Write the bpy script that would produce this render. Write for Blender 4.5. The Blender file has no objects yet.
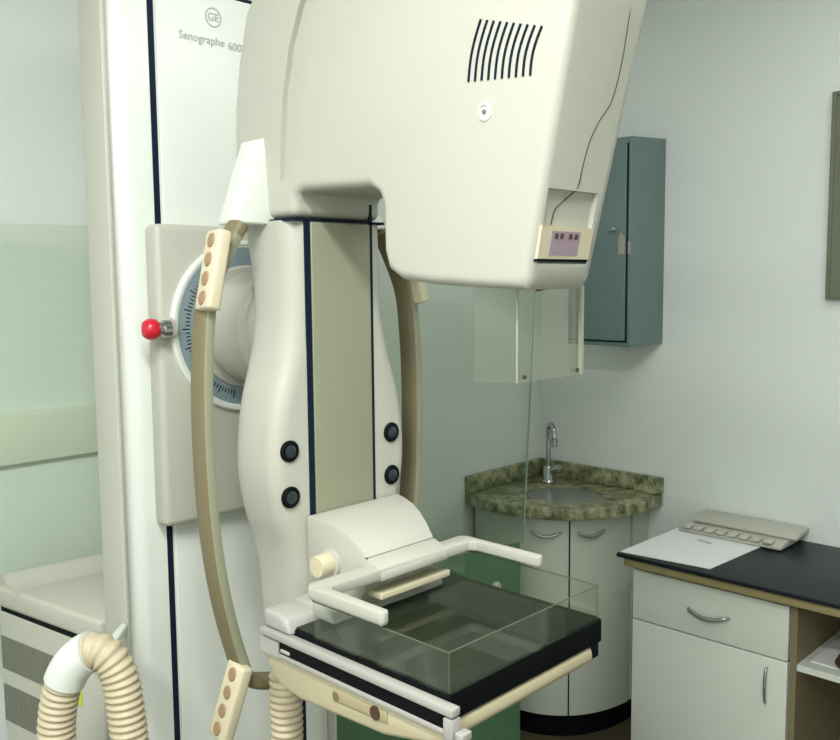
import bpy, bmesh, math, random
from mathutils import Vector, Matrix
from math import pi, sin, cos, radians
random.seed(4)
SC = bpy.context.scene
COL = SC.collection

# ------------------------------------------------------------------ materials
def mat(name, col, rough=0.5, metal=0.0, noise=0.0, nscale=20.0, bump=0.0, bscale=60.0, spec=0.5, coat=0.0):
    m = bpy.data.materials.new(name); m.use_nodes = True
    nt = m.node_tree; b = nt.nodes['Principled BSDF']
    b.inputs['Base Color'].default_value = (*col, 1)
    b.inputs['Roughness'].default_value = rough
    b.inputs['Metallic'].default_value = metal
    b.inputs['Specular IOR Level'].default_value = spec
    b.inputs['Coat Weight'].default_value = coat
    tc = nt.nodes.new('ShaderNodeTexCoord')
    if noise:
        n = nt.nodes.new('ShaderNodeTexNoise'); n.inputs['Scale'].default_value = nscale
        n.inputs['Detail'].default_value = 5
        r = nt.nodes.new('ShaderNodeMapRange'); r.inputs[3].default_value = 1 - noise; r.inputs[4].default_value = 1 + noise
        mx = nt.nodes.new('ShaderNodeMix'); mx.data_type = 'RGBA'; mx.blend_type = 'MULTIPLY'
        mx.inputs[0].default_value = 1; mx.inputs[6].default_value = (*col, 1)
        nt.links.new(tc.outputs['Object'], n.inputs['Vector'])
        nt.links.new(n.outputs['Fac'], r.inputs[0])
        nt.links.new(r.outputs[0], mx.inputs[7])
        nt.links.new(mx.outputs[2], b.inputs['Base Color'])
    if bump:
        n2 = nt.nodes.new('ShaderNodeTexNoise'); n2.inputs['Scale'].default_value = bscale
        bp = nt.nodes.new('ShaderNodeBump'); bp.inputs['Strength'].default_value = bump; bp.inputs['Distance'].default_value = .002
        nt.links.new(tc.outputs['Object'], n2.inputs['Vector'])
        nt.links.new(n2.outputs['Fac'], bp.inputs['Height'])
        nt.links.new(bp.outputs[0], b.inputs['Normal'])
    return m

def clear_mat(name, tint, gloss=0.08, haze=0.0, hcol=(.6, .62, .52), rough=0.02):
    """thin clear sheet: tinted transparency, a little haze and a Fresnel reflection"""
    m = bpy.data.materials.new(name); m.use_nodes = True
    nt = m.node_tree; nt.nodes.clear()
    out = nt.nodes.new('ShaderNodeOutputMaterial')
    tr = nt.nodes.new('ShaderNodeBsdfTransparent'); tr.inputs[0].default_value = (*tint, 1)
    df = nt.nodes.new('ShaderNodeBsdfDiffuse'); df.inputs[0].default_value = (*hcol, 1)
    gl = nt.nodes.new('ShaderNodeBsdfGlossy'); gl.inputs['Roughness'].default_value = rough
    fr = nt.nodes.new('ShaderNodeLayerWeight'); fr.inputs[0].default_value = .25
    ml = nt.nodes.new('ShaderNodeMath'); ml.operation = 'MULTIPLY'; ml.inputs[1].default_value = gloss * 4
    m1 = nt.nodes.new('ShaderNodeMixShader'); m1.inputs[0].default_value = haze
    m2 = nt.nodes.new('ShaderNodeMixShader')
    nt.links.new(tr.outputs[0], m1.inputs[1]); nt.links.new(df.outputs[0], m1.inputs[2])
    nt.links.new(fr.outputs['Fresnel'], ml.inputs[0]); nt.links.new(ml.outputs[0], m2.inputs[0])
    nt.links.new(m1.outputs[0], m2.inputs[1]); nt.links.new(gl.outputs[0], m2.inputs[2])
    nt.links.new(m2.outputs[0], out.inputs[0])
    return m

def granite():
    m = bpy.data.materials.new('green_granite'); m.use_nodes = True
    nt = m.node_tree; b = nt.nodes['Principled BSDF']; b.inputs['Roughness'].default_value = .3
    tc = nt.nodes.new('ShaderNodeTexCoord')
    v = nt.nodes.new('ShaderNodeTexNoise'); v.inputs['Scale'].default_value = 26; v.inputs['Detail'].default_value = 6
    v.inputs['Roughness'].default_value = .7
    r = nt.nodes.new('ShaderNodeValToRGB'); e = r.color_ramp.elements
    e[0].position = .36; e[0].color = (.05, .06, .03, 1)
    e[1].position = .66; e[1].color = (.50, .46, .29, 1)
    a = e.new(.46); a.color = (.17, .19, .10, 1)
    a = e.new(.55); a.color = (.32, .31, .18, 1)
    nt.links.new(tc.outputs['Object'], v.inputs['Vector']); nt.links.new(v.outputs['Fac'], r.inputs[0])
    nt.links.new(r.outputs[0], b.inputs['Base Color'])
    return m

CREAM = mat('cream_plastic', (.475, .47, .41), .42, noise=.03, nscale=6)
CREAM2 = mat('warm_cream_plastic', (.62, .56, .40), .45)
TRAYC = mat('aged_cream_plastic', (.52, .46, .31), .45)
WHITE = mat('white_enamel', (.70, .735, .69), .35, noise=.02, nscale=4)
PANEL = mat('shaded_olive_panel', (.28, .285, .195), .45, noise=.04, nscale=5)  # olive-grey, deepened to carry the shade on the arm panel
TAN = mat('tan_padded_grip', (.185, .155, .085), .55, noise=.05, nscale=14)
BTN = mat('tan_button', (.32, .21, .12), .6)
BLACK = mat('black_plastic', (.004, .005, .006), .6, spec=.08)
NAVY = mat('navy_rubber_seal', (.006, .012, .03), .6, spec=.15)
DARKG = mat('dark_knob', (.018, .028, .036), .3)
CARBON = mat('dark_carbon_plate', (.022, .027, .016), .3, noise=.35, nscale=3, spec=.12)
SILVER = mat('painted_metal', (.42, .41, .385), .45, metal=.1)
CHROME = mat('chrome', (.42, .44, .44), .16, metal=1)
STEEL = mat('brushed_steel', (.45, .46, .44), .35, metal=.9)
RED = mat('red_knob', (.55, .01, .03), .3)
SCALE = mat('blue_grey_scale', (.20, .265, .29), .5)
HOSE = mat('cream_hose', (.53, .46, .32), .5)
VENT = mat('grey_vent', (.16, .17, .13), .6)
YELLOW = mat('yellow_sticker', (.55, .62, .02), .6)
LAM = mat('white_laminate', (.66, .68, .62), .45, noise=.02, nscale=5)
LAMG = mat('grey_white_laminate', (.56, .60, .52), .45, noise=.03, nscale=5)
WOOD = mat('pale_wood_edge', (.33, .27, .13), .5, noise=.15, nscale=12)
DESK = mat('black_desk_top', (.010, .014, .018), .4, noise=.2, nscale=5, spec=.25)
BLUE = mat('blue_grey_metal', (.135, .20, .20), .42, noise=.05, nscale=8)
PAPER = mat('white_paper', (.80, .82, .82), .7)
BROWN = mat('dark_brown', (.07, .035, .02), .5)
SHELFIN = mat('shaded_shelf_interior', (.20, .17, .10), .6)  # brown darkened to put the shade inside the open unit into the colour
OLIVE = mat('olive_board', (.155, .17, .12), .7, noise=.1, nscale=12)
GREENP = mat('green_painted_panel', (.10, .21, .115), .35, noise=.12, nscale=4)
PURPLE = mat('faded_purple_print', (.36, .27, .33), .7)
PRINT = mat('grey_print', (.42, .46, .46), .6)
TAPE = mat('old_tape', (.36, .34, .28), .7)
WALL = mat('painted_wall', (.745, .785, .76), .8, noise=.02, nscale=3, bump=.25, bscale=120)
CEIL = mat('painted_ceiling', (.72, .74, .70), .85)
FLOOR = mat('dark_brown_floor', (.10, .085, .05), .45, noise=.2, nscale=3)
BAND = mat('beige_wall_band', (.72, .74, .66), .6)
GRAN = granite()
GLASS = clear_mat('green_tinted_glass', (.935, .957, .925), .05, .015, (.30, .45, .36))
CLEAR = clear_mat('clear_acrylic', (.96, .97, .95), .03, .002, (.5, .6, .5))
HAZY = clear_mat('hazy_acrylic', (.95, .96, .93), .05, .045, (.55, .57, .46), .15)
EDGE = mat('acrylic_edge', (.36, .40, .31), .3)
PEDGE = mat('paddle_edge', (.10, .11, .07), .3)

# ------------------------------------------------------------------ helpers
def root(name, loc, label, cat, group=None):
    o = bpy.data.objects.new(name, None); COL.objects.link(o)
    o.location = loc; o.empty_display_size = .05
    o['label'] = label; o['category'] = cat
    if group: o['group'] = group
    return o

def worldloc(p):
    v = Vector((0, 0, 0))
    while p is not None:
        v += p.location; p = p.parent
    return v

def put(name, bm, m, parent=None, smooth=35, label=None):
    """link a bmesh (world coordinates) as one mesh object"""
    off = worldloc(parent)
    # local origin at the centre of the piece
    if len(bm.verts):
        lo = Vector([min(v.co[i] for v in bm.verts) for i in range(3)])
        hi = Vector([max(v.co[i] for v in bm.verts) for i in range(3)])
        c = (lo + hi) / 2
        if parent is None: c.z = lo.z
    else: c = Vector((0, 0, 0))
    bmesh.ops.recalc_face_normals(bm, faces=bm.faces[:])
    bmesh.ops.translate(bm, verts=bm.verts[:], vec=-c)
    me = bpy.data.meshes.new(name); bm.to_mesh(me); bm.free()
    for ms in (m if isinstance(m, (list, tuple)) else [m]): me.materials.append(ms)
    if smooth:
        me.polygons.foreach_set('use_smooth', [True] * len(me.polygons))
        me.set_sharp_from_angle(angle=radians(smooth))
    o = bpy.data.objects.new(name, me); COL.objects.link(o)
    o.parent = parent; o.location = c - off
    if label: o['label'] = label
    return o

def tag(o, label, cat, group=None):
    o['label'] = label; o['category'] = cat
    if group: o['group'] = group
    return o

def struct(o):
    o['kind'] = 'structure'; return o

def bev(bm, r, seg=3, ang=30):
    if r <= 0: return bm
    bm.normal_update()
    es = [e for e in bm.edges if len(e.link_faces) == 2 and e.calc_face_angle(0) > radians(ang)]
    bmesh.ops.bevel(bm, geom=es, offset=r, segments=seg, profile=.5, affect='EDGES', clamp_overlap=True)
    return bm

def box(x0, x1, y0, y1, z0, z1, b=0, seg=3, into=None):
    bm = bmesh.new()
    bmesh.ops.create_cube(bm, size=1)
    for v in bm.verts:
        v.co = Vector((x0 + (v.co.x + .5) * (x1 - x0), y0 + (v.co.y + .5) * (y1 - y0), z0 + (v.co.z + .5) * (z1 - z0)))
    bev(bm, b, seg)
    return merge(into, bm)

def merge(into, bm):
    if into is None: return bm
    me = bpy.data.meshes.new('tmp'); bm.to_mesh(me); bm.free()
    into.from_mesh(me); bpy.data.meshes.remove(me)
    return into

def prism(pts, axis, lo, hi, b=0, seg=3, ang=30, into=None):
    """pts: 2-D outline in the plane normal to axis ('x': (y,z), 'y': (x,z), 'z': (x,y))"""
    def mk(p, h):
        return {'x': (h, p[0], p[1]), 'y': (p[0], h, p[1]), 'z': (p[0], p[1], h)}[axis]
    bm = bmesh.new()
    a = [bm.verts.new(mk(p, lo)) for p in pts]; c = [bm.verts.new(mk(p, hi)) for p in pts]
    n = len(pts)
    bm.faces.new(a); bm.faces.new(c[::-1])
    for i in range(n): bm.faces.new((a[i], c[i], c[(i + 1) % n], a[(i + 1) % n]))
    bmesh.ops.recalc_face_normals(bm, faces=bm.faces[:])
    bev(bm, b, seg, ang)
    return merge(into, bm)

def loft(rings, closed=True, caps=True, into=None):
    bm = bmesh.new()
    vs = [[bm.verts.new(p) for p in r] for r in rings]
    n = len(rings[0])
    for i in range(len(rings) - 1):
        for j in range(n if closed else n - 1):
            k = (j + 1) % n
            bm.faces.new((vs[i][j], vs[i][k], vs[i + 1][k], vs[i + 1][j]))
    if caps:
        bm.faces.new(vs[0][::-1]); bm.faces.new(vs[-1])
    return merge(into, bm)

def spline(pts, n):
    P = [Vector(p) for p in pts]; out = []
    P = [P[0] * 2 - P[1]] + P + [P[-1] * 2 - P[-2]]
    for i in range(1, len(P) - 2):
        for k in range(n):
            t = k / n
            a, b, c, d = P[i - 1], P[i], P[i + 1], P[i + 2]
            out.append(.5 * ((2 * b) + (c - a) * t + (2 * a - 5 * b + 4 * c - d) * t * t + (3 * b - a - 3 * c + d) * t ** 3))
    out.append(P[-2]); return out

def tube(path, prof, up=(1, 0, 0), into=None, rad=None):
    """sweep a closed 2-D profile (u along 'up', v across) along path"""
    rings = []
    for i, p in enumerate(path):
        p = Vector(p)
        t = (Vector(path[min(i + 1, len(path) - 1)]) - Vector(path[max(i - 1, 0)])).normalized()
        u = Vector(up) - t * Vector(up).dot(t)
        if u.length < 1e-4: u = t.orthogonal()
        u.normalize(); v = t.cross(u)
        s = rad[i] if rad else 1
        rings.append([p + u * a * s + v * b * s for a, b in prof])
    return loft(rings, into=into)

def circ(r, n=16, r2=None):
    r2 = r2 or r
    return [(r * cos(2 * pi * k / n), r2 * sin(2 * pi * k / n)) for k in range(n)]

def superell(a, b, n=24, e=2.8):
    o = []
    for k in range(n):
        t = 2 * pi * k / n; c, s = cos(t), sin(t)
        o.append((a * math.copysign(abs(c) ** (2 / e), c), b * math.copysign(abs(s) ** (2 / e), s)))
    return o

def lathe(prof, c, axis, n=32, into=None):
    """prof: (radius, distance along axis) from base point c"""
    ax = Vector(axis).normalized(); u = ax.orthogonal().normalized(); v = ax.cross(u)
    annular = prof[0] == prof[-1]
    if prof[0][0] > .001 and not annular and prof[-1][1] == prof[0][1] and len(prof) > 3: prof = list(prof) + [prof[0]]; annular = True
    rings = [[Vector(c) + ax * h + (u * cos(2 * pi * k / n) + v * sin(2 * pi * k / n)) * max(r, 1e-5) for k in range(n)] for r, h in prof]
    bm = loft(rings, caps=not annular)
    if annular: bmesh.ops.remove_doubles(bm, verts=bm.verts[:], dist=1e-6)
    return merge(into, bm)

def cut(obj, cutter_bm):
    me = bpy.data.meshes.new('cut'); bmesh.ops.recalc_face_normals(cutter_bm, faces=cutter_bm.faces[:])
    cutter_bm.to_mesh(me); cutter_bm.free()
    k = bpy.data.objects.new('cut', me); COL.objects.link(k)
    k.location = (0, 0, 0)
    md = obj.modifiers.new('b', 'BOOLEAN'); md.operation = 'DIFFERENCE'; md.object = k; md.solver = 'EXACT'
    bpy.context.view_layer.update()
    new = bpy.data.meshes.new_from_object(obj.evaluated_get(bpy.context.evaluated_depsgraph_get()))
    obj.modifiers.clear(); old = obj.data; obj.data = new
    bpy.data.objects.remove(k); bpy.data.meshes.remove(me)
    new.polygons.foreach_set('use_smooth', [True] * len(new.polygons))
    new.set_sharp_from_angle(angle=radians(35))

def text(name, body, size, loc, rot, m, parent, depth=.0004, xs=1.0):
    cu = bpy.data.curves.new('t', 'FONT'); cu.body = body; cu.size = size; cu.extrude = depth
    cu.align_x = 'CENTER'; cu.align_y = 'CENTER'
    t = bpy.data.objects.new('t', cu); COL.objects.link(t); bpy.context.view_layer.update()
    me = bpy.data.meshes.new_from_object(t.evaluated_get(bpy.context.evaluated_depsgraph_get()))
    bpy.data.objects.remove(t); bpy.data.curves.remove(cu)
    me.materials.clear(); me.materials.append(m)
    M = rot.to_4x4() @ Matrix.Diagonal((xs, 1, 1, 1)); me.transform(M)
    o = bpy.data.objects.new(name, me); COL.objects.link(o); o.parent = parent
    o.location = Vector(loc) - worldloc(parent)
    return o

# ------------------------------------------------------------------ room
XB, YR, XF, YL, H = -2.12, 2.89, 1.7, -1.5, 2.75
T = .1
struct(put('floor', box(XB - T, XF + T, YL - T, YR + T, -.1, 0), FLOOR, smooth=0))
struct(put('ceiling', box(XB - T, XF + T, YL - T, YR + T, H, H + .1), CEIL, smooth=0))
struct(put('wall_back', box(XB - T, XB, YL - T, YR + T, 0, H), WALL, smooth=0))
struct(put('wall_right', box(XB, XF + T, YR, YR + T, 0, H), WALL, smooth=0))
struct(put('wall_front', box(XF, XF + T, YL - T, YR, 0, H), WALL, smooth=0))
struct(put('wall_left', box(XB, XF, YL - T, YL, 0, H), WALL, smooth=0))
struct(put('wall_band_1', box(XB, XB + .018, (.2), 1.35, 1.20, 1.32, .004), BAND))  # faint beige raised band along the back wall

# ------------------------------------------------------------------ mammography unit
MU = root('mammography_unit', (-1.53, 1.037, 0),
          'tall cream medical imaging machine with column, curved arm, hanging tube head and dark tray table', 'x-ray machine')
CY = 1.037
# column
col = put('column', prism([(-1.53, .836), (-1.533, .823), (-1.541, .812), (-1.547, .804), (-1.548, .791), (-1.615, .791), (-1.615, 1.283), (-1.548, 1.283), (-1.547, 1.270), (-1.541, 1.262), (-1.533, 1.251), (-1.53, 1.238)],
                          'z', .02, 2.30, .004, 2), WHITE, MU)
put('column_spine', box(-1.86, -1.617, 1.045, 1.17, .02, 2.25, .01), WHITE, MU)
put('side_panel', box(-1.612, -1.527, .781, .7905, .03, 2.29, .003), CREAM, MU)
put('side_panel', box(-1.612, -1.527, 1.2835, 1.293, .03, 2.29, .003), CREAM, MU)
put('seam', box(-1.531, -1.5285, .874, .886, .03, 2.29), NAVY, MU, 0, 'dark vertical groove down the column')
put('seam', box(-1.531, -1.5285, 1.186, 1.203, .03, 2.29), NAVY, MU, 0, 'dark vertical groove down the column')
cp = put('column_panel', box(-1.532, -1.524, .889, 1.185, .04, 2.172, .003), WHITE, MU)
put('panel_joint', box(-1.5305, -1.526, .889, 1.185, 2.173, 2.179), NAVY, MU, 0)
put('base_plate', box(-1.615, -1.12, .79, 1.285, 0, .02, .006), SILVER, MU)
R_X = Matrix(((0, 0, 1), (1, 0, 0), (0, 1, 0)))        # text facing +X, reading towards +Y
lg = lathe([(.0185, 0), (.0185, .0008), (.016, .0008), (.016, 0)], (-1.5239, 1.012, 2.128), (1, 0, 0), 32)
em = put('round_emblem', lg, PRINT, cp)
text('emblem_letters', 'GE', .021, (-1.5232, 1.012, 2.128), R_X, PRINT, cp)
text('panel_lettering', 'Senographe', .0215, (-1.5232, .985, 2.083), R_X, PRINT, cp)
text('panel_lettering', '600T', .0215, (-1.5232, 1.066, 2.080), R_X, PRINT, cp)

# dial plate
dp = put('dial_plate', box(-1.529, -1.484, .848, 1.226, 1.16, 1.727, .012, 3), CREAM, MU)
put('dial_rim', lathe([(.155, 0), (.168, .0), (.168, .010), (.165, .013), (.160, .013), (.157, .010), (.155, .010), (.155, 0)], (-1.486, CY, 1.532), (1, 0, 0), 64), WHITE, dp)
put('dial_scale', lathe([(.155, 0), (.155, .009), (.120, .009), (.120, 0)], (-1.486, CY, 1.532), (1, 0, 0), 64), SCALE, dp, label='blue-grey angle scale ring')
bm = bmesh.new()
for k in range(-25, 26):
    a = radians(180 + k * 3)
    r0, r1 = (.129, .145) if k % 5 == 0 else (.129, .138)
    u = Vector((0, cos(a), sin(a))); w = Vector((0, -sin(a), cos(a)))
    c = Vector((-1.4768, CY, 1.532)); h = .0009
    vs = [bm.verts.new(c + u * r + w * s * h + Vector((d, 0, 0))) for d in (0, .0006) for r, s in ((r0, -1), (r1, -1), (r1, 1), (r0, 1))]
    for f in ((0, 1, 2, 3), (7, 6, 5, 4), (0, 4, 5, 1), (1, 5, 6, 2), (2, 6, 7, 3), (3, 7, 4, 0)): bm.faces.new([vs[i] for i in f])
put('scale_ticks', bm, BLACK, dp, 0)
put('inner_disc', lathe([(.1199, -.0015), (.1199, .012), (.116, .015), (.02, .015), (.001, .015)], (-1.486, CY, 1.532), (1, 0, 0), 48), CREAM, dp)
kn = put('lock_knob', lathe([(.004, 0), (.013, .002), (.018, .008), (.0195, .016), (.0185, .024), (.013, .031), (.001, .033)], (-1.462, .838, 1.536), (-.25, -1, 0)), RED, MU, 50, 'round red knob')
put('collar', lathe([(.016, 0), (.016, .012), (.012, .016), (.012, .022)], (-1.461, .856, 1.536), (-.15, -1, 0)), CHROME, kn)
put('knob_mount', lathe([(.020, 0), (.020, .012), (.016, .020), (.001, .020)], (-1.484, .860, 1.536), (1, 0, 0)), CREAM, MU)

# rotation hub
put('rotation_hub', lathe([(.100, 0), (.100, .02), (.108, .024), (.108, .120), (.102, .128), (.096, .130), (.096, .165)], (-1.474, CY, 1.532), (1, 0, 0), 64), CREAM, MU)

# lower arm: lofted body with the flared waist
def hw(z):
    K = [(.94, .112), (1.04, .115), (1.10, .118), (1.16, .128), (1.22, .147), (1.29, .159), (1.36, .156), (1.42, .146), (1.48, .129), (1.54, .117), (1.62, .112), (1.74, .109)]
    for i in range(len(K) - 1):
        (a, p), (b, q) = K[i], K[i + 1]
        if z <= b:
            t = (z - a) / (b - a)
            p0 = K[max(i - 1, 0)]; q1 = K[min(i + 2, len(K) - 1)]
            m0 = (q - p0[1]) / max(b - p0[0], 1e-4) * (b - a); m1 = (q1[1] - p) / max(q1[0] - a, 1e-4) * (b - a)
            return (2*t**3 - 3*t*t + 1) * p + (t**3 - 2*t*t + t) * m0 + (3*t*t - 2*t**3) * q + (t**3 - t*t) * m1
    return .107
rings = []
zs = [.945 + i * (1.722 - .945) / 60 for i in range(61)]
for z in zs:
    h = hw(z); xf = -1.19; xb = -1.315 - .03 * max(0, (z - 1.55) / .17) ** 2; r = .044 - .014 * max(0, min(1, (h - .11) / .045)); rb = .03; cy0 = CY + .003
    s = 1 if z > .97 else .97
    ring = []
    for cx, cy, rr, a0 in ((xf - r, cy0 + h - r, r, 0), (xb + rb, cy0 + h - rb, rb, 90), (xb + rb, cy0 - h + rb, rb, 180), (xf - r, cy0 - h + r, r, 270)):
        for k in range(7):
            a = radians(a0 + k * 15); ring.append(Vector((cx + rr * cos(a), cy + rr * sin(a), z)))
    rings.append(ring)
arm = put('c_arm', loft(rings), CREAM, MU, 40)
pn = put('arm_panel', box(-1.192, -1.1865, .968, 1.103, 1.12, 1.719, .002), PANEL, MU, label='inset panel on the arm, olive-grey with its shade coloured in')
put('guide_slot', box(-1.191, -1.1885, .955, .967, 1.12, 1.721), NAVY, MU, 0)
put('guide_slot', box(-1.191, -1.1885, 1.1035, 1.110, 1.12, 1.755), NAVY, MU, 0)
put('arm_joint', box(-1.34, -1.1885, .933, 1.141, 1.720, 1.7245), NAVY, MU, 0)
for y, z in ((.914, 1.335), (.914, 1.256), (1.152, 1.337), (1.152, 1.256)):
    kb = put('round_knob', lathe([(.0185, 0), (.0185, .004), (.0165, .0065), (.013, .0065), (.0115, .003), (.011, .003)], (-1.1915, y, z), (1, 0, 0)), BLACK, MU)
    put('knob_centre', lathe([(.0113, 0), (.0113, .005), (.006, .0065), (.001, .0068)], (-1.1905, y, z), (1, 0, 0)), DARKG, kb, label='dark blue-grey knob centre')

# upper housing / tube head
prof = [(-1.362, 1.726), (-1.362, 1.80), (-1.358, 1.87), (-1.356, 1.92), (-1.341, 2.0), (-1.315, 2.08), (-1.27, 2.13), (-1.20, 2.155), (-1.0, 2.16),
        (-.80, 2.15), (-.66, 2.13), (-.615, 2.10), (-.612, 2.07), (-.640, 1.956), (-.704, 1.62), (-.716, 1.606), (-.80, 1.609), (-.886, 1.614), (-.945, 1.621), (-.972, 1.637),
        (-.981, 1.665), (-.982, 1.733), (-.990, 1.750), (-1.008, 1.761), (-1.165, 1.767), (-1.183, 1.764), (-1.189, 1.754), (-1.189, 1.726)]
bm = prism(prof, 'y', .935, 1.135, .021, 5, 60)
hs = put('tube_head', bm, CREAM, MU)
# head tapers to the front: pull the far side in
for v in hs.data.vertices:
    w = v.co + hs.location + worldloc(MU)
    if w.x > -.95 and w.y > 1.0:
        v.co.y -= (.030 + .03 * max(0, min(1, (1.9 - w.z) / .3))) * min(1, (w.x + .95) / .25)
# recessed arc on the side
arc_o = [(-1.225, 1.786), (-1.222, 1.84), (-1.214, 1.92), (-1.193, 2.0), (-1.165, 2.06), (-1.13, 2.10)]
arc_i = [(-1.09, 2.07), (-1.12, 2.035), (-1.145, 1.98), (-1.164, 1.91), (-1.171, 1.84), (-1.173, 1.786)]
cb = prism(arc_o + arc_i, 'y', .90, .9455)
off = -(hs.location + worldloc(MU)); bmesh.ops.translate(cb, verts=cb.verts[:], vec=Vector((0, 0, 0)))
cut(hs, cb)
# recess on the front
fx = lambda z: -.640 - (1.956 - z) * .064 / .336          # x of the leaning front face
rc = prism([(fx(1.735) - .008, 1.735), (fx(1.735) + .05, 1.735), (fx(1.640) + .05, 1.640), (fx(1.640) - .008, 1.640)], 'y', .946, 1.058)
cut(hs, rc)
def slab(y0, y1, z0, z1, d0, d1):
    return prism([(fx(z1) + d0, z1), (fx(z1) + d1, z1), (fx(z0) + d1, z0), (fx(z0) + d0, z0)], 'y', y0, y1)
lp = put('label_plate', slab(.942, 1.060, 1.646, 1.688, -.0095, .0015), CREAM2, hs, 0)
put('plate_shadow_gap', slab(.941, 1.058, 1.6425, 1.6455, -.009, .001), BLACK, hs, 0)
put('printed_label', slab(.965, 1.030, 1.651, 1.682, .001, .0022), PURPLE, lp, 0, 'faded purple label')
bm = bmesh.new()
for y in (.972, .984, 1.004, 1.017):
    merge(bm, slab(y, y + .007, 1.672, 1.679, .002, .0028))
put('label_marks', bm, BROWN, lp, 0)
# seam running down the front cover
sp = [(.6345, 1.09, 2.05)]
line = [(1.062, 2.08), (1.061, 1.98), (1.062, 1.906), (1.054, 1.855), (1.034, 1.828), (1.019, 1.801), (1.012, 1.769), (1.008, 1.74), (.992, 1.722), (.976, 1.71), (.972, 1.69)]
pts = spline([(fx(z) - (.0075 if z < 1.735 else 0), y, z) for y, z in line], 5)
put('cover_seam', tube(pts, circ(.0009, 6), (1, 0, 0)), BROWN, hs, 0)
# vent slots on the side face
slots = 10
for k in range(slots):
    t = k / (slots - 1)
    xt = -.785 + t * .099; xb_ = -.807 + t * .103
    zt = 1.961 - t * .028; zb = 1.884 - t * .008
    P3 = []
    for q in range(9):
        s = q / 8
        P3.append((xt + (xb_ - xt) * s - .0045 * sin(pi * s), .9345, zt + (zb - zt) * s))
    put('vent_slot', tube(P3, superell(.0018, .0016, 8), (1, 0, 0)), NAVY, hs, 50)
sw = put('side_screw', lathe([(.0125, 0), (.0125, .002), (.009, .004), (.0085, .0015), (.006, .0015), (.001, .0015)], (-.779, .9358, 1.841), (0, -1, 0)), WHITE, hs)
put('screw_slot', lathe([(.003, 0), (.003, .003), (.001, .003)], (-.779, .9345, 1.841), (0, -1, 0)), VENT, sw)
put('sight_window', lathe([(.008, 0), (.008, .006), (.001, .006)], (-.735, 1.00, 1.611), (.3, 0, -1)), BROWN, hs)
# flared fairings over the grip roots
for s, nm in ((-1, 'near'), (1, 'far')):
    y0 = CY + s * .098; yi = CY + s * .09
    top = [(-1.335, y0, 1.872), (-1.268, y0, 1.872), (-1.268, yi, 1.872), (-1.335, yi, 1.872)]
    mid = [(-1.335, CY + s * .126, 1.80), (-1.262, CY + s * .132, 1.80), (-1.262, yi, 1.80), (-1.352, yi, 1.80)]
    bot = [(-1.328, CY + s * .158, 1.722), (-1.256, CY + s * .172, 1.722), (-1.256, yi, 1.722), (-1.352, yi, 1.722)]
    b2 = [(p[0], p[1], 1.716) for p in bot]
    bm = loft([b2, bot, mid, top]); bmesh.ops.recalc_face_normals(bm, faces=bm.faces[:]); bev(bm, .006, 3, 25)
    fr_ = put('grip_fairing', bm, WHITE, MU)  # white instead of cream: light on the upward slope is coloured in

# curved grips
hp = [(.874, 1.7145), (.846, 1.672), (.811, 1.60), (.799, 1.52), (.794, 1.43), (.794, 1.32), (.801, 1.20), (.817, 1.09), (.843, .985), (.868, .93), (.93, .905)]
for s in (-1, 1):
    path = spline([(-1.262, CY + s * (CY - y), z) for y, z in hp], 6)
    if s == 1:
        g = put('curved_grip', tube(path, superell(.022, .013), (1, 0, 0)), TAN, MU, 40)
    else:
        g = put('curved_grip', tube(path, superell(.022, .013), (1, 0, 0)), TAN, MU, 40)
    gp = [(p[0] + .0215, p[1] + .001 * s, p[2]) for p in path[3:-8]]
    put('rubber_strip', tube(gp, superell(.003, .008, 12), (1, 0, 0)), PANEL, g, 40, 'paler strip along the grip')

def control_pad(c, axis, nrm, L=.132, W=.046, D=.024):
    a = Vector(axis).normalized(); n = Vector(nrm); n = (n - a * n.dot(a)).normalized(); w = a.cross(n)
    bm = box(-W / 2, W / 2, -D / 2, D / 2, -L / 2, L / 2, .006, 3)
    M = Matrix((w, n, a)).transposed().to_4x4(); M.translation = Vector(c)
    bmesh.ops.transform(bm, matrix=M, verts=bm.verts[:])
    pad = put('control_pad', bm, CREAM2, MU)
    for k in range(4):
        q = Vector(c) + a * (L * (.36 - .24 * k)) + n * (D / 2 - .001)
        b = lathe([(.0105, 0), (.0105, .002), (.009, .0035), (.001, .0037)], (0, 0, 0), (0, 1, 0), 20)
        for v in b.verts: v.co.z *= 1.15; v.co.x *= .95
        M2 = M.copy(); M2.translation = q
        bmesh.ops.transform(b, matrix=M2, verts=b.verts[:])
        put('button', b, BTN, pad, label='tan oval button')
control_pad((-1.243, .811, 1.638), (-.06, .26, 1), (-.05, -1, 0))
control_pad((-1.243, CY * 2 - .811, 1.638), (-.06, -.26, 1), (-.05, 1, 0))
control_pad((-1.258, .828, .905), (.20, .22, 1), (-.05, -1, 0), .138, .048)
control_pad((-1.258, CY * 2 - .828, .905), (.20, -.22, 1), (-.05, 1, 0), .138, .048)

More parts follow.
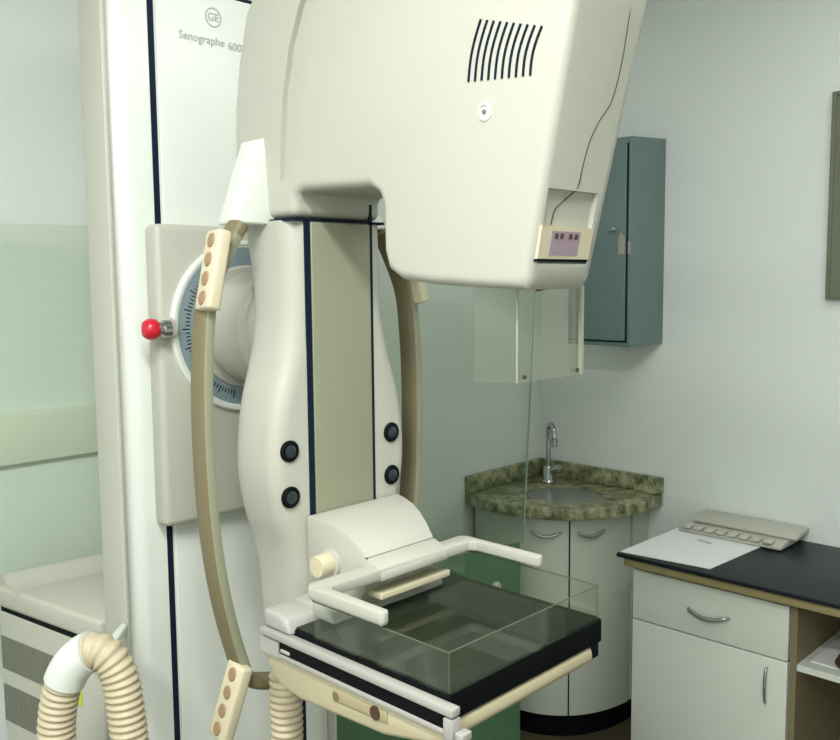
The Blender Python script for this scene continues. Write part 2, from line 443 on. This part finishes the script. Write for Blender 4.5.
# compression carriage
pf = [(-1.186, 1.085), (-1.186, 1.229), (-1.155, 1.229), (-1.120, 1.227), (-1.088, 1.219), (-1.060, 1.204), (-1.038, 1.186), (-1.034, 1.180)]
pf2 = [(-1.036, 1.1815), (-1.022, 1.176), (-1.008, 1.168), (-1.002, 1.158), (-1.002, 1.144), (-1.06, 1.13), (-1.10, 1.15), (-1.06, 1.175)]
cbm = prism(pf + [(-1.038, 1.125), (-1.06, 1.085)], 'y', .944, 1.165, .004, 2, 40)
lbm = prism(pf2, 'y', .946, 1.165, .003, 2, 40)
for b_ in (cbm, lbm):
    for v in b_.verts:
        if v.co.y > 1.05: v.co.y -= .062 * min(1.0, max(0, (v.co.x + 1.186) / .15)) - (.022 if False else 0)
        v.co.z -= .010 * max(0, min(1, (v.co.z - 1.15) / .06)) 
cg = put('compression_carriage', cbm, CREAM, MU)
put('front_lip', lbm, CREAM, cg)
put('lip_groove', box(-1.0375, -1.0345, .944, 1.104, 1.1745, 1.1765), BROWN, cg, 0)
put('under_rail', box(-1.05, -1.012, .955, 1.12, 1.108, 1.120, .003), CREAM2, cg)
kk = put('adjust_knob', lathe([(.019, 0), (.019, .012), (.0185, .030), (.017, .033), (.001, .0335)], (-1.122, .944, 1.150), (0, -1, 0), 28), CREAM2, cg)
put('knob_flange', lathe([(.025, 0), (.024, .008), (.018, .010)], (-1.122, .946, 1.150), (0, -1, 0), 28), CREAM, kk)

# U-shaped paddle holder
o_ = [(-1.028, .818), (-.874, .818), (-.868, .823), (-.868, .831), (-.874, .836), (-.994, .838), (-1.004, .848), (-1.004, 1.158), (-.994, 1.168), (-.866, 1.168), (-.860, 1.172), (-.860, 1.180),
      (-.866, 1.184), (-1.030, 1.184), (-1.040, 1.174), (-1.040, .830)]
fk = put('paddle_holder', prism(o_, 'z', 1.146, 1.163, .0018, 2, 40), CREAM, MU)
put('holder_channel', prism([(-1.030, .822), (-.872, .822), (-.872, .832), (-1.030, .832)], 'z', 1.143, 1.149), CREAM, fk, 0)

# clear compression paddle (open tray)
px0, px1, py0, py1, pz0, pz1, th = -1.030, -.752, .828, 1.178, 1.080, 1.138, .0022
bm = box(px0, px1, py0, py1, pz0, pz0 + th)
for a in ((px0, px1, py0, py0 + th), (px0, px1, py1 - th, py1), (px0, px0 + th, py0, py1), (px1 - th, px1, py0, py1)):
    box(*a, pz0 + th, pz1, into=bm)
pd = put('compression_paddle', bm, CLEAR, MU, 0, 'clear acrylic tray')
bm = bmesh.new()
loop = [(px0, py0), (px1, py0), (px1, py1), (px0, py1)]
for i in range(4):
    a, b = loop[i], loop[(i + 1) % 4]
    merge(bm, tube([(a[0], a[1], pz1), (b[0], b[1], pz1)], circ(.0011, 6), (0, 0, 1)))
    if i in (1, 2): merge(bm, tube([(a[0], a[1], pz0 + .004), (a[0], a[1], pz1)], circ(.0009, 6), (1, 0, 0)))
put('paddle_edge', bm, PEDGE, pd, 0)

# image receptor table
bt = put('receptor_table', box(-1.165, -.762, .8395, 1.208, 1.034, 1.073, .003), BLACK, MU, label='thick black tray table')
put('top_plate', box(-1.13, -.766, .844, 1.204, 1.0732, 1.0752), CARBON, bt, 0, 'dark glossy top')
put('corner_latch', box(-.778, -.762, 1.180, 1.200, 1.012, 1.036, .003), BLACK, bt)
sl = bmesh.new()
box(-1.160, -.742, .822, .839, 1.053, 1.065, .002, 2, sl)
box(-1.160, -1.112, .822, .839, 1.026, 1.050, 0, 2, sl)
box(-.758, -.742, .822, .839, 1.020, 1.050, .001, 2, sl)
box(-1.112, -.758, .822, .839, 1.026, 1.033, .001, 2, sl)
rl = put('side_rail', sl, SILVER, bt, 35, 'pale metal side rail with a long slot')
put('rail_slot', box(-1.1115, -.7585, .8245, .839, 1.0335, 1.0528), BLACK, rl, 0)
put('rail_foot', box(-.7415, -.728, .826, .846, 1.022, 1.034, .002), SILVER, rl)
put('slot_pin', box(-1.108, -1.085, .8225, .830, 1.036, 1.042, .002), SILVER, rl)
tr = put('receptor_tray', prism([(-1.15, 1.033), (-.764, 1.033), (-.762, 1.008), (-.80, .996), (-.88, .978), (-1.07, .968), (-1.12, .975), (-1.15, 1.0)], 'y', .828, 1.198, .008, 3, 25), TRAYC, bt)
bm = tube(spline([(-.985, .8282, 1.005), (-.93, .8282, 1.007), (-.868, .8282, 1.009)], 4), superell(.010, .002, 16, 2.2), (0, 0, 1))
hg = put('finger_groove', bm, mat('groove_tan', (.40, .34, .21), .5), tr)
put('groove_hole', lathe([(.0105, 0), (.0105, .002), (.001, .002)], (-.893, .8275, 1.0085), (0, -1, 0), 20), BROWN, tr)
put('groove_hole', lathe([(.007, 0), (.007, .002), (.001, .002)], (-.978, .8275, 1.0055), (0, -1, 0), 20), TAN, tr)
put('rear_block', prism([(-1.158, 1.065), (-1.158, 1.095), (-1.118, 1.095), (-1.098, 1.088), (-1.088, 1.065)], 'y', .828, .915, .007, 3, 20), SILVER, bt)
put('rear_block', prism([(-1.155, 1.0755), (-1.155, 1.100), (-1.085, 1.100), (-1.062, 1.094), (-1.05, 1.0755)], 'y', .885, 1.15, .008, 3, 20), SILVER, bt)

# acrylic face shield under the head
bm = bmesh.new()
U_ = [(-.822, .962), (-.775, .966), (-.758, .982), (-.757, 1.00), (-.757, 1.125), (-.762, 1.137), (-.78, 1.143), (-.85, 1.145)]
ins = [(x - .003 if i not in (0, 7) else x, y + (.003 if i < 3 else (-.003 if i > 4 else 0))) for i, (x, y) in enumerate(U_)]
fs = put('face_shield', prism(U_ + ins[::-1], 'z', 1.476, 1.612), HAZY, MU, 0, 'hazy clear plastic guard under the head')
put('shield_edge', box(-.7605, -.7545, 1.129, 1.137, 1.476, 1.610, .001), EDGE, fs)
put('shield_edge', box(-.7610, -.7585, .979, .982, 1.476, 1.610, .001), EDGE, fs)
for y in (.992, 1.121):
    put('shield_rivet', lathe([(.003, 0), (.003, .003), (.001, .003)], (-.757, y, 1.484), (1, 0, 0), 12), BROWN, fs)

# ------------------------------------------------------------------ corrugated hoses
def hose(path, r, pitch=.0125):
    P = [Vector(p) for p in spline(path, 12)]
    L = [0]
    for a, b in zip(P, P[1:]): L.append(L[-1] + (b - a).length)
    n = int(L[-1] / pitch * 6); out = []; rad = []; j = 0
    for i in range(n + 1):
        s = L[-1] * i / n
        while j < len(L) - 2 and L[j + 1] < s: j += 1
        t = (s - L[j]) / max(L[j + 1] - L[j], 1e-6)
        out.append(P[j].lerp(P[j + 1], min(t, 1)))
        rad.append(r * (1 + .085 * cos(2 * pi * s / pitch)))
    # parallel transport
    rings = []; u = Vector((1, .2, 0))
    for i, p in enumerate(out):
        t = (out[min(i + 1, n)] - out[max(i - 1, 0)]).normalized()
        u = (u - t * u.dot(t)).normalized(); v = t.cross(u)
        rings.append([p + (u * cos(2 * pi * k / 18) + v * sin(2 * pi * k / 18)) * rad[i] for k in range(18)])
    return loft(rings)
H1 = root('corrugated_hose', (-1.40, .66, 0), 'cream corrugated hose looping over a white cuff beside the column', 'hose')
hpth = [(-1.475, .610, .03), (-1.472, .612, .45), (-1.468, .614, .80), (-1.462, .618, .90), (-1.445, .632, .965), (-1.42, .655, .998), (-1.395, .672, .998), (-1.378, .688, .960),
        (-1.370, .695, .88), (-1.368, .698, .78), (-1.366, .700, .45), (-1.365, .700, .03)]
put('ribbed_tube', hose(hpth, .0295), HOSE, H1, 60)
cuff = [p for p in spline(hpth, 12) if p.z > .945 and p.x < -1.414]
cf = put('hose_cuff', tube(cuff, circ(.0345, 24), (.6, -.6, .5)), WHITE, H1, 50)
put('cuff_clip', prism([(-1.435, .672), (-1.410, .680), (-1.522, .780), (-1.540, .780)], 'z', .968, .984, .003), WHITE, cf)
put('hose_foot', box(-1.515, -1.31, .57, .762, 0, .03, .006), SILVER, H1)
H2 = root('corrugated_hose', (-1.203, .904, 0), 'cream corrugated hose hanging straight down under the dark tray table', 'hose')
put('ribbed_tube', hose([(-1.203, .904, .943), (-1.203, .904, .85), (-1.203, .904, .5), (-1.203, .904, .03)], .027), HOSE, H2, 60)
put('hose_collar', lathe([(.031, 0), (.031, .03), (.027, .03)], (-1.203, .904, .0205), (0, 0, 1), 24), CREAM, H2)

# ------------------------------------------------------------------ generator console at the left
GC = root('generator_cabinet', (-1.76, .88, 0), 'beige metal console cabinet with vent grilles, standing left of the column', 'cabinet')
fp = [(-1.628, .779), (-1.995, .724), (-1.99, .80), (-1.968, 1.02), (-1.628, 1.02)]
put('body', prism(fp, 'z', .04, .905, .006), CREAM, GC)
lidp = [(-1.628, .775), (-2.0, .718), (-1.994, .80), (-1.972, 1.025), (-1.628, 1.025)]
ld = put('top_tray', prism(lidp, 'z', .915, .962, .010, 3), CREAM, GC)
put('lid_gap', prism([(-1.63, .7785), (-1.99, .727), (-1.964, 1.01), (-1.63, 1.01)], 'z', .905, .915), BLACK, GC, 0)
rims = []
for t in range(9):
    y = .732 + t * .0365; xo = -1.999 + .026 * t / 8
    rims.append([Vector((xo + a, y, z)) for a, z in ((0, .950), (0, .976), (.004, .984), (.010, .986), (.020, .981), (.036, .970), (.060, .963), (.095, .960), (.095, .950))])
put('raised_rim', loft(rims), CREAM, ld, 50)
for z0, z1 in ((.775, .85), (.655, .74)):
    bm = bmesh.new()
    for k in range(34):
        x = -1.990 + k * .0062
        y = .779 + (x + 1.628) * (.051 / .342)
        if z0 < .7 and k > 34: continue
        box(x, x + .0032, y - .0015, y + .002, z0, z1, into=bm)
    put('vent_grille', bm, VENT, GC, 0, 'dark grille of fine vertical slits')
put('warning_sticker', prism([(-1.735, .7625), (-1.700, .7677), (-1.700, .7662), (-1.735, .7610)], 'z', .768, .806), YELLOW, GC, 0, 'yellow-green sticker')
for x, y in ((-1.66, .80), (-1.94, .76), (-1.66, .98), (-1.94, .98)):
    put('foot', lathe([(.02, 0), (.02, .04)], (x, y, 0), (0, 0, 1), 16), BLACK, GC)

# ------------------------------------------------------------------ leaded glass shield
A = Vector((-2.10, .55, 0)); B = Vector((-1.75, 2.268, 0))
dirs = (B - A).normalized(); nn = dirs.cross(Vector((0, 0, 1))).normalized()
def pane(a, b, z0, z1, t, o=0):
    a = a + nn * o; b = b + nn * o
    return prism([(a.x, a.y), (b.x, b.y), (b.x + nn.x * t, b.y + nn.y * t), (a.x + nn.x * t, a.y + nn.y * t)], 'z', z0, z1)
GS = root('radiation_shield', (B + A) / 2, 'tall greenish glass screen with green lower panel standing behind the machine', 'screen')
def slant(bm, z0=.765):
    # the free edge of the pane leans outward a little
    for v in bm.verts:
        if (v.co - A).dot(dirs) > 1: v.co += dirs * (.015 if v.co.z < 1 else .075)
    return bm
gp = put('glass_pane', slant(pane(A, B, .765, 1.752, .006)), GLASS, GS, 0, 'green-tinted clear glass')
put('pane_edge', slant(pane(B + dirs * .0003, B + dirs * .003, .765, 1.752, .006)), mat('glass_edge', (.26, .42, .33), .4), gp, 0)
put('lower_panel', pane(A.lerp(B, .27), B, .06, .766, .012, -.003), GREENP, GS, 0, 'glossy green lower panel')
put('base_rail', pane(A.lerp(B, .27), B, .03, .07, .03, -.012), SILVER, GS, 0)
for t in (.32, .88):
    c = A.lerp(B, t)
    put('foot', box(c.x - .05, c.x + .09, c.y - .02, c.y + .02, 0, .03, .004), SILVER, GS)
put('panel_disc', lathe([(.018, 0), (.018, .012), (.012, .02), (.001, .02)], A.lerp(B, .94) + Vector((.004, 0, .640)), nn * (1 if nn.x > 0 else -1), 20), CREAM, GS, label='round white disc')  # small pale disc on the green panel

# ------------------------------------------------------------------ corner washbasin
arc = spline([(-2.118, 2.372, 0), (-2.03, 2.345, 0), (-1.90, 2.345, 0), (-1.77, 2.385, 0), (-1.66, 2.47, 0), (-1.59, 2.60, 0), (-1.56, 2.74, 0), (-1.558, 2.888, 0)], 6)
SK = root('corner_sink', (-1.9, 2.66, .80), 'green granite corner washbasin top with backsplash, above curved white cabinet', 'sink')
for p in arc: p.x = -2.119 + (p.x + 2.118) * .98; p.y = 2.888 + (p.y - 2.888) * .90
outl = [(p.x, p.y) for p in arc] + [(-2.118, 2.888)]
ct = put('granite_top', prism(outl, 'z', .800, .842, .006, 2, 40), GRAN, SK)
bc = lathe([(.13, -.03), (.132, .0), (.135, .06)], (0, 0, 0), (0, 0, 1), 40)
M = Matrix.Rotation(radians(-45), 4, 'Z') 
for v in bc.verts:
    v.co.x *= 1.0; v.co.y *= 1.0
bmesh.ops.translate(bc, verts=bc.verts[:], vec=(-1.840, 2.655, .812))
cut(ct, bc)
put('basin', lathe([(.134, .010), (.131, .0), (.128, -.03), (.11, -.09), (.07, -.12), (.02, -.125), (.001, -.125)][::1], (-1.840, 2.655, .826), (0, 0, 1), 40), STEEL, SK, label='steel basin')
put('backsplash', box(-2.118, -1.570, 2.866, 2.889, .842, .905, .004), GRAN, SK)
put('backsplash', box(-2.119, -2.096, 2.424, 2.864, .842, .905, .004), GRAN, SK)
FA = root('faucet', (-1.985, 2.755, .842), 'chrome swan-neck tap standing on the granite washbasin corner', 'faucet')
d = Vector((1, -1, 0)).normalized()
fb = Vector((-1.985, 2.755, .8425))
put('tap_base', lathe([(.026, 0), (.026, .008), (.02, .016), (.018, .06), (.012, .068), (.001, .07)], fb, (0, 0, 1), 24), CHROME, FA)
gp_ = [fb + Vector((0, 0, .06)), fb + Vector((0, 0, .13)), fb + Vector((0, 0, .19)), fb + d * .012 + Vector((0, 0, .222)), fb + d * .035 + Vector((.008, 0, .232)), fb + d * .058 + Vector((.012, 0, .218)), fb + d * .066 + Vector((.014, 0, .185))]
put('spout', tube(spline(gp_, 6), circ(.0095, 14), (.7, .7, 0)), CHROME, FA, 50)
put('spout_tip', lathe([(.013, 0), (.013, .028), (.011, .03), (.001, .03)], gp_[-1], (0, 0, -1), 16), CHROME, FA)
hb = lathe([(.012, 0), (.012, .03), (.017, .034), (.017, .052), (.001, .054)], fb + Vector((0, 0, .045)), (.75, .1, .25), 16)
put('tap_handle', hb, CHROME, FA)

SCB = root('sink_cabinet', (-1.9, 2.66, 0), 'white curved-front corner cabinet with two doors under the granite washbasin', 'cabinet')
ia = spline([(-2.115, 2.445, 0), (-2.02, 2.418, 0), (-1.90, 2.418, 0), (-1.79, 2.452, 0), (-1.70, 2.53, 0), (-1.645, 2.64, 0), (-1.622, 2.76, 0), (-1.620, 2.885, 0)], 8)
for p in ia: p.x = -2.115 + (p.x + 2.115) * .98; p.y = 2.885 + (p.y - 2.885) * .95
bo = [(p.x, p.y) for p in ia] + [(-2.115, 2.885)]
cb_ = Vector((-2.0, 2.78, 0))
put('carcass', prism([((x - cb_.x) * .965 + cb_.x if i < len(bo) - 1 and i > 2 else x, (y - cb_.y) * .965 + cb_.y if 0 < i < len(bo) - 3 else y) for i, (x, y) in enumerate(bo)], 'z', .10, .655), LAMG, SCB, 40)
def door(i0, i1, z0, z1):
    o = [ia[i] for i in range(i0, i1 + 1)]
    a = [(p.x, p.y) for p in o]
    b = [((p.x - cb_.x) * .966 + cb_.x, (p.y - cb_.y) * .966 + cb_.y) for p in o][::-1]
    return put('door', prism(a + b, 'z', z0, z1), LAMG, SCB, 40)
# index of the split: where the line of sight in the photo shows the gap
split = 30
d1 = door(1, split, .085, .795); 
d2 = door(split, len(ia) - 9, .085, .795)
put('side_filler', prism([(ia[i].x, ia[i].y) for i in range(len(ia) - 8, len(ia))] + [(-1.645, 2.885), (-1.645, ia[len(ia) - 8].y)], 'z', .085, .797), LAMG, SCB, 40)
sp_ = ia[split]
put('door_gap', prism([(sp_.x - .0005, sp_.y - .0035), (sp_.x + .0025, sp_.y + .0005), (sp_.x - .003, sp_.y + .012), (sp_.x - .008, sp_.y + .008)], 'z', .085, .796), BLACK, SCB, 0)
def bow_handle(p0, p1, out, par, r=.004, sag=(0, 0, -.012)):
    p0, p1, out, sag = Vector(p0), Vector(p1), Vector(out), Vector(sag)
    path = spline([p0, p0 + out * .7 + (p1 - p0) * .06, p0.lerp(p1, .3) + out + sag * .8, p0.lerp(p1, .5) + out * 1.05 + sag, p0.lerp(p1, .7) + out + sag * .8, p1 + out * .7 - (p1 - p0) * .06, p1], 5)
    rad = [1 + .6 * sin(pi * i / (len(path) - 1)) for i in range(len(path))]
    return put('handle', tube(path, circ(r, 10), (0, 0, 1), rad=rad), STEEL, par, 60)
def on_arc(i, z): return Vector((ia[i].x, ia[i].y, z))
og = Vector((.35, -1, 0)).normalized() * .02
bow_handle(on_arc(21, .745), on_arc(28, .745), og * .9, d1, .0035)
bow_handle(on_arc(32, .745), on_arc(39, .745), Vector((.6, -.8, 0)) * .018, d2, .0035)
put('toe_kick', prism([((x - cb_.x) * .95 + cb_.x, (y - cb_.y) * .95 + cb_.y) for x, y in bo[2:-2]] + [(-1.66, 2.87), (-2.10, 2.87)], 'z', 0, .086), BLACK, SCB, 40)

# ------------------------------------------------------------------ blue wall cabinet
WC = root('wall_cabinet', (-1.71, 2.77, 1.39), 'blue-grey metal cabinet hanging on the wall above the corner washbasin', 'cabinet')
bm = box(-1.835, -1.586, 2.662, 2.889, 1.388, 2.088, .003)
for v in bm.verts:
    if v.co.z > 2.07 and v.co.y > 2.8: v.co.z += .014
put('body', bm, BLUE, WC)
dr = put('door', box(-1.825, -1.602, 2.655, 2.661, 1.408, 2.062, .002), BLUE, WC)
put('door_gap', box(-1.601, -1.596, 2.6595, 2.663, 1.402, 2.068), NAVY, WC, 0)
put('door_gap', box(-1.827, -1.597, 2.6595, 2.663, 1.402, 1.4075), NAVY, WC, 0)
put('lock', lathe([(.010, 0), (.010, .008), (.007, .012), (.001, .012)], (-1.650, 2.656, 1.785), (0, -1, 0), 16), CHROME, dr)
put('lock_lever', box(-1.665, -1.628, 2.641, 2.646, 1.779, 1.787, .002), CHROME, dr)
put('tape_patch', prism([(-1.628, 1.745), (-1.628, 1.70), (-1.604, 1.70), (-1.604, 1.755), (-1.620, 1.775)], 'y', 2.6535, 2.6552), TAPE, dr, 0, 'torn beige tape')
put('tape_patch', box(-1.600, -1.5862, 2.6605, 2.6618, 1.700, 1.742), TAPE, WC, 0, 'torn beige tape')

# ------------------------------------------------------------------ notice board at the right edge
NB = root('notice_board', (-.72, 2.88, 1.55), 'olive-grey framed board hanging on the wall at the right edge', 'board')
put('board', box(-1.012, -.42, 2.872, 2.889, 1.562, 2.163), OLIVE, NB, 0)
put('frame', box(-1.024, -1.012, 2.866, 2.889, 1.55, 2.175, .002), OLIVE, NB)
put('frame', box(-.42, -.408, 2.866, 2.889, 1.55, 2.175, .002), OLIVE, NB)
put('frame', box(-1.012, -.42, 2.866, 2.889, 2.163, 2.175, .002), OLIVE, NB)
put('frame', box(-1.012, -.42, 2.866, 2.889, 1.55, 1.562, .002), OLIVE, NB)

# ------------------------------------------------------------------ desk
DX0, DY0, DZ = -1.416, 2.420, .724
DK = root('worktop', (-.9, 2.65, DZ), 'black desk worktop with pale wooden edge running along the wall', 'worktop')
put('wooden_board', box(-1.430, .30, 2.385, 2.888, DZ + .006, .758, .003), WOOD, DK)
put('black_surface', prism([(-1.447, 2.370), (.30, 2.372), (.30, 2.888), (-1.447, 2.888)], 'z', .758, .770, .002), DESK, DK)
DC = root('drawer_cabinet', (-1.17, 2.65, 0), 'white laminate unit with one drawer and one door under the black worktop', 'cabinet')
put('body', box(DX0, -.925, DY0 + .018, 2.885, .06, DZ + .005), LAM, DC, 0)
dw = put('drawer', box(DX0, -.930, DY0, DY0 + .017, .556, .714, .002), LAM, DC)
do = put('door', box(DX0, -.930, DY0, DY0 + .017, .065, .552, .002), LAM, DC)
put('drawer_shadow_gap', box(DX0, -.93, DY0 + .010, DY0 + .019, .552, .556), BROWN, DC, 0)
bow_handle((-1.225, DY0 - .001, .636), (-1.100, DY0 - .001, .636), (0, -.02, 0), dw, .0042)
bow_handle((-.985, DY0 - .001, .525), (-.985, DY0 - .001, .42), (0, -.015, 0), do, .003, (0, 0, 0))
put('plinth', box(DX0 + .03, -.95, DY0 + .06, 2.87, 0, .06), BLACK, DC, 0)
SU = root('shelf_unit', (-.5, 2.65, 0), 'open shelf unit under the worktop, right of the drawer cabinet', 'shelf')
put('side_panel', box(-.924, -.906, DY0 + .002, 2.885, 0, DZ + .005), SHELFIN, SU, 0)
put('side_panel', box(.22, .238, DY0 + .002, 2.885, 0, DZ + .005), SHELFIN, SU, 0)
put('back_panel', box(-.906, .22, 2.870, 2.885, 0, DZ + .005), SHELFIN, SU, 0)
put('shelf', box(-.906, .22, DY0 + .008, 2.870, .535, .553), LAM, SU, 0)
tag(put('paper_sheet', box(-.885, -.70, 2.47, 2.68, .5535, .5565), PAPER), 'white paper stack on the open shelf under the worktop', 'paper')
bm = lathe([(.001, 0), (.055, .0), (.07, .012), (.06, .035), (.03, .05), (.001, .052)], (-.745, 2.50, .557), (0, 0, 1), 24)
for v in bm.verts: v.co.x = -.745 + (v.co.x + .745) * 1.2
tag(put('brown_pouch', bm, BROWN), 'small dark brown pouch lying on the paper in the open shelf', 'pouch')

# items on the desk
ps = tag(put('paper_sheet', prism([(-1.442, 2.385), (-1.160, 2.415), (-1.140, 2.752), (-1.440, 2.752)], 'z', .7705, .7725), PAPER, None, 0),
         'large white printed sheet lying on the left end of black worktop', 'paper')
put('printed_mark', prism([(-1.325, 2.655), (-1.272, 2.640), (-1.268, 2.656), (-1.321, 2.671)], 'z', .7725, .7730), PRINT, ps, 0)
DV = root('desk_console', (-1.24, 2.80, .7705), 'low cream desk device with a row of rounded keys, behind the white sheet', 'device')
bm = prism([(2.715, .7735), (2.715, .784), (2.755, .792), (2.885, .806), (2.885, .7735)], 'x', -1.420, -1.075, .004, 2, 30)
put('body', bm, CREAM, DV)
put('lid', prism([(2.775, .796), (2.775, .806), (2.80, .815), (2.880, .820), (2.880, .806)], 'x', -1.400, -1.050, .004, 2, 20), CREAM, DV)
for k in range(8):
    x = -1.405 + k * .039
    put('key', box(x, x + .029, 2.708, 2.752, .786, .800, .008, 3), CREAM, DV)

# ------------------------------------------------------------------ camera
cam = bpy.data.cameras.new('camera'); co = bpy.data.objects.new('camera', cam); COL.objects.link(co)
cam.sensor_fit = 'HORIZONTAL'; cam.sensor_width = 36; cam.lens = 894 / 840 * 36
a, t, rho = radians(46), radians(5.75), radians(.52)
F = Vector((-cos(a), sin(a), 0)); R = Vector((sin(a), cos(a), 0)); U = Vector((0, 0, 1))
fw = cos(t) * F - sin(t) * U; up = sin(t) * F + cos(t) * U
r_ = cos(rho) * R - sin(rho) * up; u_ = sin(rho) * R + cos(rho) * up
M = Matrix((r_, u_, -fw)).transposed().to_4x4(); M.translation = Vector((0, 0, 1.62))
co.matrix_world = M; cam.clip_start = .02
SC.camera = co

# ------------------------------------------------------------------ light
def area(name, loc, target, sx, sy, e, colr):
    l = bpy.data.lights.new(name, 'AREA'); l.shape = 'RECTANGLE'; l.size = sx; l.size_y = sy; l.energy = e; l.color = colr
    o = bpy.data.objects.new(name, l); COL.objects.link(o); o.location = loc
    dv = Vector(target) - Vector(loc); o.rotation_euler = dv.to_track_quat('-Z', 'Y').to_euler(); return o
area('ceiling_lamp', (-.22, .02, 2.70), (-.22, .02, 0), .9, .22, 45, (.985, 1, .955))
area('fill_light_rear', (.05, -.95, 2.70), (.05, -.95, 0), 1.0, .3, 48, (.985, 1, .96))  # added fill from behind the camera for side faces and right wall
area('fill_light_side', (-.35, 1.75, 2.70), (-.35, 1.75, 0), 1.2, 1.2, 16, (.985, 1, .96))  # added large soft fill to brighten the walls, not a room fixture
w = bpy.data.worlds.new('world'); SC.world = w; w.use_nodes = True
w.node_tree.nodes['Background'].inputs[0].default_value = (.6, .8, .6, 1)
w.node_tree.nodes['Background'].inputs[1].default_value = .05
SC.view_settings.view_transform = 'Standard'; SC.view_settings.look = 'None'
SC.view_settings.gamma = 1; SC.view_settings.exposure = 0
